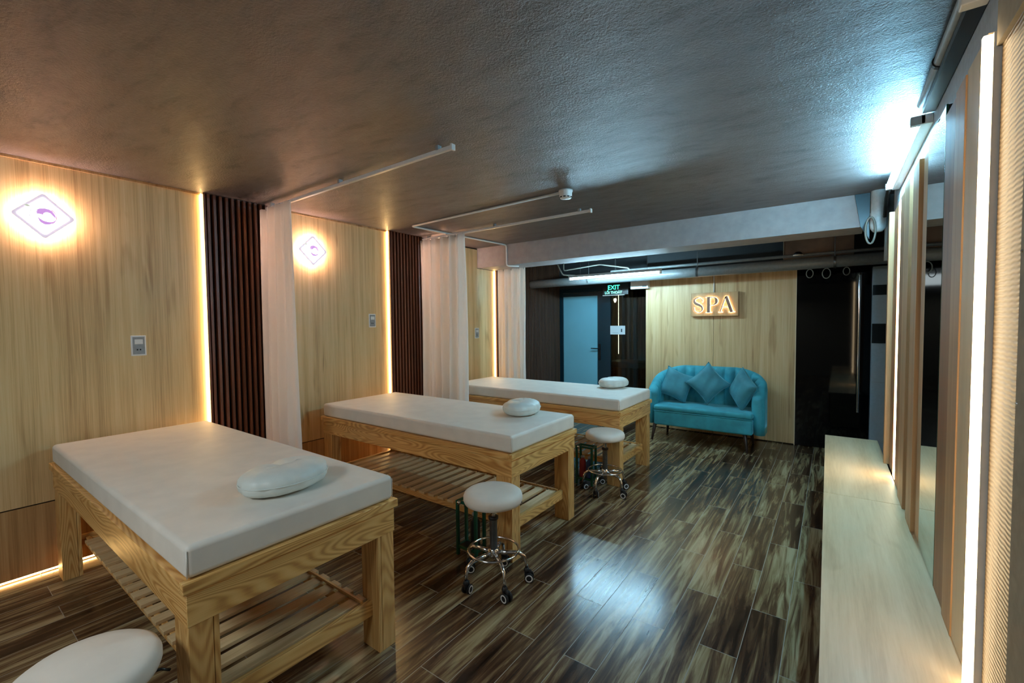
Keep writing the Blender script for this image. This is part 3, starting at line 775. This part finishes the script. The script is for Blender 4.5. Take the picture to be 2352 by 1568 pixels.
B('trim_2', 'fin_dark', -3.125, -3.06, 7.56, 7.70, 0, ZC-.001, kind=S)
t = thing('wall_lamp', 'small warm lamp glow added behind the dark glass partition as its reflection', 'lamp', (-3.22, 7.62, 1.90))
MB().lathe([(0, 0), (.022, 0), (.03, -.03), (.012, -.075), (0, -.078)], seg=16).done('bulb', 'lampreflect', t, smooth=True)
MB().lathe([(0, .03), (.02, .03), (.02, 0), (0, 0)], seg=16).done('socket', 'blackplastic', t)
MB().sweep([(0, 0, .03), (0, 0, .50)], .003, 6).done('cord', 'blackplastic', t)
t = thing('reflected_table', 'dark teal padded table added behind the glass partition as its reflection', 'table', (-2.62, 7.35, 0))
B('padded_top', 'tealvinyl', -.55, .45, -.3, .3, .70, .80, t, .03)
for sx in (-.5, .4):
    for sy in (-.26, .2): B('leg', 'brownboard', sx-.03, sx+.05, sy-.03, sy+.05, 0, .70, t)

# exit sign
t = thing('exit_sign', 'green lettered EXIT sign hanging above the dark glass', 'exit sign', (-2.62, 6.22, 1.955))
B('panel', 'blackplastic', -.20, .20, -.012, .012, -.085, .12, t, .003)
B('bottom_rim', 'white', -.20, .14, -.014, .014, -.092, -.085, t)
B('hanger', 'steel', -.01, .01, -.005, .005, .12, .488, t)
def text_obj(body, size, loc, mat, parent, name, ext=.001):
    cu = bpy.data.curves.new(name, 'FONT'); cu.body = body; cu.size = size; cu.align_x = 'CENTER'; cu.extrude = ext; cu.offset = size*.012
    tmp = bpy.data.objects.new(name+'_tmp', cu); COL.objects.link(tmp)
    dg = bpy.context.evaluated_depsgraph_get(); me = bpy.data.meshes.new_from_object(tmp.evaluated_get(dg))
    bpy.data.objects.remove(tmp)
    o = bpy.data.objects.new(name, me); COL.objects.link(o); me.materials.clear(); me.materials.append(MT[mat])
    o.parent = parent; o.location = loc; o.rotation_euler = (pi/2, 0, 0); return o
text_obj('EXIT', .092, (-.025, -.0135, -.004), 'exitgreen', t, 'exit_lettering')
text_obj('LỐI THOÁT', .052, (-.03, -.0135, -.066), 'exitgreen', t, 'exit_lettering')
# emergency light box
t = thing('wall_box', 'small white box fixed under the grey pipe at the wood panel corner', 'box', (-2.19, 6.08, 1.985))
B('cover', 'white', -.13, .12, -.05, .035, -.06, .055, t, .006)
B('vent', 'grey', .04, .10, -.052, -.05, -.04, -.01, t)

# ------------------------------------------------------------------ pipes and lamp under the far ceiling
t = thing('pipe', 'thick grey pipe crossing the far end of the room below the ceiling', 'pipe', (-1.6, 5.70, 2.060))
MB().sweep([(-2.165, 0, -.004), (0, 0, 0), (2.05, 0, .010)], .060, 24).done('tube', 'pipe', t, smooth='auto')
for x in (-1.2, .25, 1.6):
    MB().lathe([(.0602, -.012), (.064, -.012), (.064, .012), (.0602, .012)], (x, 0, .003), 24, 'x').done('clamp', 'steel', t, smooth='auto')
    MB().sweep([(x, 0, .065), (x, 0, ZC-2.06)], .004, 6).done('hanger_rod', 'steel', t)
t = thing('pipe', 'slim dark pipe running just above the thick grey pipe', 'pipe', (-1.6, 5.775, 2.165))
MB().sweep([(-.9, 0, 0), (2.05, 0, .008)], .016, 12).done('tube', 'pipe', t, smooth='auto')
t = thing('tube_lamp', 'glowing cool fluorescent tube lamp hanging in front of the far grey pipe', 'lamp', (-2.278, 5.30, 2.052))
B('housing', 'grey', -.62, .62, -.018, .018, .014, .045, t, .003)
MB().sweep([(-.597, 0, 0), (.597, 0, 0)], .013, 16).done('tube', 'tube_back', t, smooth='auto')
for x in (-.607, .607): B('end_cap', 'white', x-.010, x+.010, -.014, .014, -.016, .018, t)
for x in (-.45, .45): MB().sweep([(x, 0, .045), (x, 0, ZC-2.052)], .0022, 6).done('hanging_wire', 'steel', t)
cabs = [([(-3.157, 5.42, 2.444), (-3.157, 5.42, 2.31), (-3.06, 5.42, 2.13), (-2.72, 5.42, 2.085)], .010, 'bent pale conduit dropping toward the left end of the hanging tube lamp'),
        ([(-3.10, 5.52, 2.444), (-3.10, 5.52, 2.20), (-2.55, 5.52, 2.24), (-2.14, 5.52, 2.16), (-2.14, 5.52, 2.07)], .009, 'thin pale conduit arching above the hanging tube lamp')]
for p, r, lb in cabs:
    o = MB().sweep(rounded(p, .03), r, 8).done('conduit', 'cable', smooth=True); tag(o, lb, 'conduit')
for k, (x, z, rr) in enumerate(((-.215, 1.960, .038), (-.07, 1.952, .044), (.098, 1.962, .034))):
    pts = [(x+rr*.8*cos(a), 5.70+.01*sin(a), z+rr*1.2*sin(a)) for a in [2*pi*q/24 for q in range(24)]]
    o = MB().sweep(pts, .0045, 8, closed=True).done('cable_loop', 'cable', smooth=True)
    tag(o, ['left', 'middle', 'right'][k]+' one of three pale cable loops hanging from the grey pipe above the black door', 'cable', 'cable loops under the far pipe')
t = thing('duct_box', 'brown rectangular duct box above the far grey pipe', 'duct', (-.15, 5.90, 2.235))
B('casing', 'boxbrown', -.31, .31, -.10, .12, -.085, .11, t, .004)
B('edge_rim', 'wallplain', -.318, -.31, -.105, .12, -.09, .11, t)
t = thing('dome_camera', 'small black dome camera at the duct box', 'camera', (-.325, 5.75, 2.165))
MB().lathe([(0, 0), (.048, 0), (.048, .012), (0, .012)], seg=24).done('base', 'white', t, smooth='auto')
MB().lathe([(0, .045), (.02, .042), (.036, .030), (.042, .012), (0, .012)], seg=24).done('dome', 'blackglass', t, smooth=True)

# ------------------------------------------------------------------ sofa
t = thing('sofa', 'teal velvet sofa with channelled rounded back', 'sofa', (-1.245, 5.42, 0))
HWD, D, RC = .60, .54, .26
def path(s):   # s 0..1 along centre line of the shell
    arm = D-RC-.05; arc = RC*pi/2; bk = 2*(HWD-RC); T = 2*arm+2*arc+bk; d = s*T
    if d < arm: return Vector((-HWD, .05+d)), Vector((1, 0))
    d -= arm
    if d < arc: a = pi-d/RC; return Vector((-HWD+RC+RC*cos(a), D-RC+RC*sin(a))), Vector((-cos(a), -sin(a)))
    d -= arc
    if d < bk: return Vector((-HWD+RC+d, D)), Vector((0, -1))
    d -= bk
    if d < arc: a = pi/2-d/RC; return Vector((HWD-RC+RC*cos(a), D-RC+RC*sin(a))), Vector((-cos(a), -sin(a)))
    d -= arc
    return Vector((HWD, D-RC-d)), Vector((-1, 0))
def top(s):
    q = abs(s-.5)*2
    return .60+.30*(1-max(0, (q-.28)/.72)**1.7) if q > .28 else .90
nu = 240
NR = 17
def secf(i, j):
    s = i/(nu-1); p, n = path(s); zt = top(s); zb = .20
    sc = .030*abs(sin(pi*NR*s))**.7; end = min(1, min(s, 1-s)*40+.35)
    th = .052*end
    prof = [(-th, zb), (-th, zb+.15), (-th, zt-.09), (-th*.9, zt-.035), (-th*.5, zt-.008), (0, zt), (th*.5+sc*.6, zt-.008), (th*.9+sc, zt-.035), (th+sc, zt-.09), (th+sc, zb+.3), (th+sc*.3, zb+.12), (th, zb)]
    off, z = prof[j]
    return (p.x+n.x*off, p.y+n.y*off, z)
mb = MB(); V = mb.grid(nu, 12, secf, False, True)
mb.bm.faces.new(V[0]); mb.bm.faces.new(list(reversed(V[-1])))
mb.done('backrest', 'velvet', t, smooth=True)
mb = MB(); mb.box(-HWD+.06, HWD-.06, .0, D-.08, .20, .372); mb.done('seat_base', 'velvet', t, bevel=.02, seg=3)
mb = MB(); mb.box(-HWD+.056, HWD-.056, -.008, D-.08, .376, .445); mb.done('seat_cushion', 'velvet', t, bevel=.028, seg=4)
mb = MB(); mb.sweep([(-HWD+.06, -.004, .374), (HWD-.06, -.004, .374)], .005, 8); mb.done('seat_piping', 'velvet', t, smooth=True)
for x, y, dx, dy in ((-.54, .05, -.03, -.03), (.46, .05, .03, -.03), (-.50, .46, -.02, .03), (.46, .46, .03, .03)):
    MB().sweep([(x, y, .205), (x+dx, y+dy, .0)], [.024, .012], 12).done('leg', 'teal_leg', t, smooth='auto')
def cushion(loc, rot, lab, s=.20):
    t = thing('cushion', lab, 'cushion', loc, group='teal cushions on the sofa'); t.rotation_euler = rot
    n = 22
    mb = MB()
    def pt(i, j, sd):
        u, v = -1+2*i/n, -1+2*j/n
        pin = 1-.10*(1-abs(u)**2)*0
        x = u*s*(1-.10*(1-u*u)*0-.10*(1-abs(v)**1.0)*0) ; z = v*s
        # concave sides
        x *= 1-.13*(1-v*v)*abs(u)**2; z *= 1-.13*(1-u*u)*abs(v)**2
        y = sd*.075*max(0, (1-u**4))**.6*max(0, (1-v**4))**.6
        y += .004*sin(9*u+3*v)*(1-u*u)*(1-v*v)
        return (x, y, z)
    A = [[mb.bm.verts.new(pt(i, j, -1)) for j in range(n+1)] for i in range(n+1)]
    Bv = [[A[i][j] if i in (0, n) or j in (0, n) else mb.bm.verts.new(pt(i, j, 1)) for j in range(n+1)] for i in range(n+1)]
    for i in range(n):
        for j in range(n):
            mb.bm.faces.new((A[i][j], A[i+1][j], A[i+1][j+1], A[i][j+1]))
            mb.bm.faces.new((Bv[i][j], Bv[i][j+1], Bv[i+1][j+1], Bv[i+1][j]))
    mb.done('cover', 'cushion', t, smooth=True)
    mb = MB(); edge = [pt(i, 0, 1) for i in range(n)]+[pt(n, j, 1) for j in range(n)]+[pt(i, n, 1) for i in range(n, 0, -1)]+[pt(0, j, 1) for j in range(n, 0, -1)]
    mb.sweep([(x, 0, z) for x, y, z in edge], .004, 6, closed=True); mb.done('piping', 'cushion', t, smooth=True)
    return t
cushion((-1.60, 5.74, .665), (rad(-14), rad(22), rad(10)), 'teal cushion at the left end of the sofa, tilted to the right', .185)
cushion((-1.225, 5.72, .712), (rad(-16), rad(45), 0), 'middle teal cushion standing on its corner', .185)
cushion((-.845, 5.68, .675), (rad(-12), rad(30), rad(-56)), 'teal cushion at the right end of the sofa, turned toward the middle', .185)

# ------------------------------------------------------------------ bench along the right wall
for (a, b, lb) in ((.25, 3.118, 'pale wood bench cabinet along the right wall, near section'), (3.122, 4.705, 'pale wood bench cabinet along the right wall, far section')):
    t = thing('bench', lb, 'bench', (.1395-.0083*((a+b)/2-3.1)+.0085, (a+b)/2, 0), .0083, 'bench cabinets along the right wall'); h = (b-a)/2
    B('top_board', 'bench', -.181, .172, -h, h, .440, .462, t, .0015)
    B('front_board', 'brownboard', -.176, -.158, -h+.002, h-.002, .06, .440, t)
    B('plinth', 'fin_back', -.150, -.14, -h+.01, h-.01, 0, .06, t)
    B('end_board', 'bench', -.158, .170, h-.02, h-.002, 0.0, .440, t)
    B('end_board', 'bench', -.158, .170, -h+.002, -h+.02, 0.0, .440, t)

# ------------------------------------------------------------------ right wall boards
def rboard(name, mat, y0, y1, xf, lab, cat='wall board', z1=2.15, z0=.4625, bevel=.001):
    o = MB().box(xf-XR, .018, -(y1-y0)/2, (y1-y0)/2, z0, z1).done(name, mat, bevel=bevel)
    o.location = (XR, (y0+y1)/2, 0); tag(o, lab, cat); return o
ZT = 2.19
rboard('wall_board', 'brownboard', 4.05, 4.28, XR-.012, 'brown wood board at the far end of the right wall', z1=ZT)
rboard('wall_board', 'tan', 3.97, 4.01, XR-.030, 'thin tan wood batten beyond the far right light strip', z1=ZT)
rboard('wall_board', 'brownboard', 3.74, 3.94, XR-.004, 'brown wood board just beyond the far right light strip', z1=ZT)
o = rboard('led_strip', 'led_r', 3.60, 3.69, XR-.006, 'warm vertical light strip on the right wall beyond the mirror', 'light strip', z1=ZT)
rboard('wall_board', 'brownboard', 3.30, 3.53, XR-.010, 'brown wood board between the far right light strip and the pale battens', z1=ZT)
rboard('wall_board', 'tan', 3.06, 3.27, XR-.020, 'wide pale wood batten on the right wall, far one of two', z1=ZT)
rboard('wall_board', 'brownboard', 2.96, 3.04, XR-.004, 'dark narrow board between the two pale battens', z1=ZT)
rboard('wall_board', 'tan', 2.75, 2.93, XR-.020, 'wide pale wood batten on the right wall, nearer one of two', z1=ZT)
rboard('wall_board', 'tan', 2.61, 2.73, XR-.006, 'tan wood board beside the far edge of the mirror', z1=ZT)
t = thing('mirror', 'tall narrow mirror set into the right wall above the bench', 'mirror', (XR-.004, 2.42, 0))
B('silvered_glass', 'mirror', -.004, 0, -.185, .185, .4626, 2.23, t)
B('glass_edge', 'mirroredge', -.006, .0, -.190, -.1851, .4626, 2.23, t)
B('backing', 'fin_back', .0, .02, -.185, .185, .4626, 2.23, t)
rboard('wall_board', 'brownboard', 2.03, 2.225, XR-.010, 'brown board beside the near edge of the mirror', z1=ZT)
rboard('wall_board', 'tan', 1.90, 2.03, XR-.016, 'tan board with fine ribs between brown board and cream board', z1=ZT)
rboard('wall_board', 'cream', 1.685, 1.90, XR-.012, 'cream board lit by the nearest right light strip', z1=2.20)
t = thing('led_strip', 'bright warm vertical light strip on the right wall, nearest the camera', 'light strip', (XR-.008, 1.655, 0))
B('channel', 'white', -.002, .026, -.016, .016, .4626, 2.18, t)
B('diffuser', 'led_r', -.020, -.002, -.008, .008, .4626, 2.18, t, .003)
rboard('wall_board', 'woven', 1.40, 1.635, XR+.004, 'gold woven textured board beside the nearest right light strip', z1=2.14)
rboard('wall_board', 'wallplain', 1.40, 1.635, XR-.006, 'short plain board above the gold woven board', z0=2.141, z1=2.25)
rboard('wall_board', 'wallplain', .40, 1.385, XR-.010, 'plain olive board at the right edge of the photo', z1=2.25)
for z, w_ in ((.62, 'lowest'), (1.28, 'middle'), (1.60, 'highest')):
    o = MB().lathe([(0, 0), (.004, 0), (.003, -.002), (0, -.003)], (0, 0, 0), 10, 'x').done('screw', 'chrome'); o.location = (XR-.010, 1.375, z)
    tag(o, w_+' of three small screws on the edge of the plain olive board', 'screw', 'screws on the olive board')
# tube lamp and pipes at the top of the right wall
t = thing('tube_lamp', 'glowing cool tube lamp mounted high on the right wall above the mirror', 'lamp', (XR-.035, 3.34, 2.355))
B('housing', 'white', .012, .055, -.62, .62, -.022, .022, t, .004)
MB().sweep([(-.004, -.59, 0), (-.004, .59, 0)], .015, 16).done('tube', 'tube_wall', t, smooth='auto')
for y in (-.605, .605): B('end_cap', 'grey', -.022, .03, y-.015, y+.015, -.02, .02, t, .003)
MB().sweep([(.0, .62, 0), (.0, .80, -.03), (.0, .92, -.14)], .012, 8).done('power_cable', 'blackplastic', t, smooth=True)
t = thing('pipe', 'grey pipe running along the ceiling edge of the right wall', 'pipe', (XR-.02, 1.7, 2.415))
MB().sweep([(0, -1.0, 0), (0, 1.0, 0)], .020, 14).done('tube', 'grey', t, smooth='auto')
for y in (-.5, .6): MB().lathe([(.0202, -.01), (.025, -.01), (.025, .01), (.0202, .01)], (0, y, 0), 14, 'y').done('clamp', 'blackplastic', t)
t = thing('tube_lamp', 'unlit white tube lamp at the top right corner', 'lamp', (XR-.03, 1.15, 2.335))
B('housing', 'white', .004, .045, -.60, .60, -.022, .022, t, .004)
MB().sweep([(-.012, -.58, 0), (-.012, .58, 0)], .014, 14).done('tube', 'white', t, smooth='auto')
for y in (-.595, .595): B('end_cap', 'white', -.028, .03, y-.02, y+.02, -.024, .024, t, .004)
t = thing('pipe', 'dark black cable duct below the grey pipe on the right wall', 'duct', (XR-.012, 2.25, 2.375))
B('trunk', 'blackplastic', -.012, .03, -.42, .42, -.012, .012, t)
# vertical pvc pipe beside the beam end and cable loops
t = thing('pipe', 'short white vertical pipe with rounded end at the right end of the beam', 'pipe', (.262, 4.42, 2.19))
MB().lathe([(0, -.06), (.03, -.055), (.046, -.03), (.05, 0), (.05, .09), (.046, .09), (.046, .255), (0, .255)], seg=24).done('tube', 'pipelight', t, smooth='auto')
mb = MB(); pts = [(.215+.03*cos(a), 4.35, 2.14+.10*sin(a)) for a in [2*pi*q/24 for q in range(24)]]; mb.sweep(pts, .007, 8, closed=True)
o = mb.done('cable_loop', 'cable', smooth=True); tag(o, 'grey cable loop hanging beside the white vertical pipe', 'cable')
t = thing('bracket', 'dark steel bracket at the right end of the beam', 'bracket', (.178, 4.44, 2.19))
MB().prism([(-.02, .0), (.035, -.10), (.035, .254), (-.06, .254)], lambda a, b, s: (a, .02 if s else 0, b)).done('plate', 'frame', t)
t = thing('pipe', 'dark vertical drain pipe at the far end of the right wall', 'pipe', (.36, 4.62, 1.95))
MB().sweep([(0, 0, -.02), (0, 0, .49)], .045, 18).done('tube', 'pipe', t, smooth='auto')
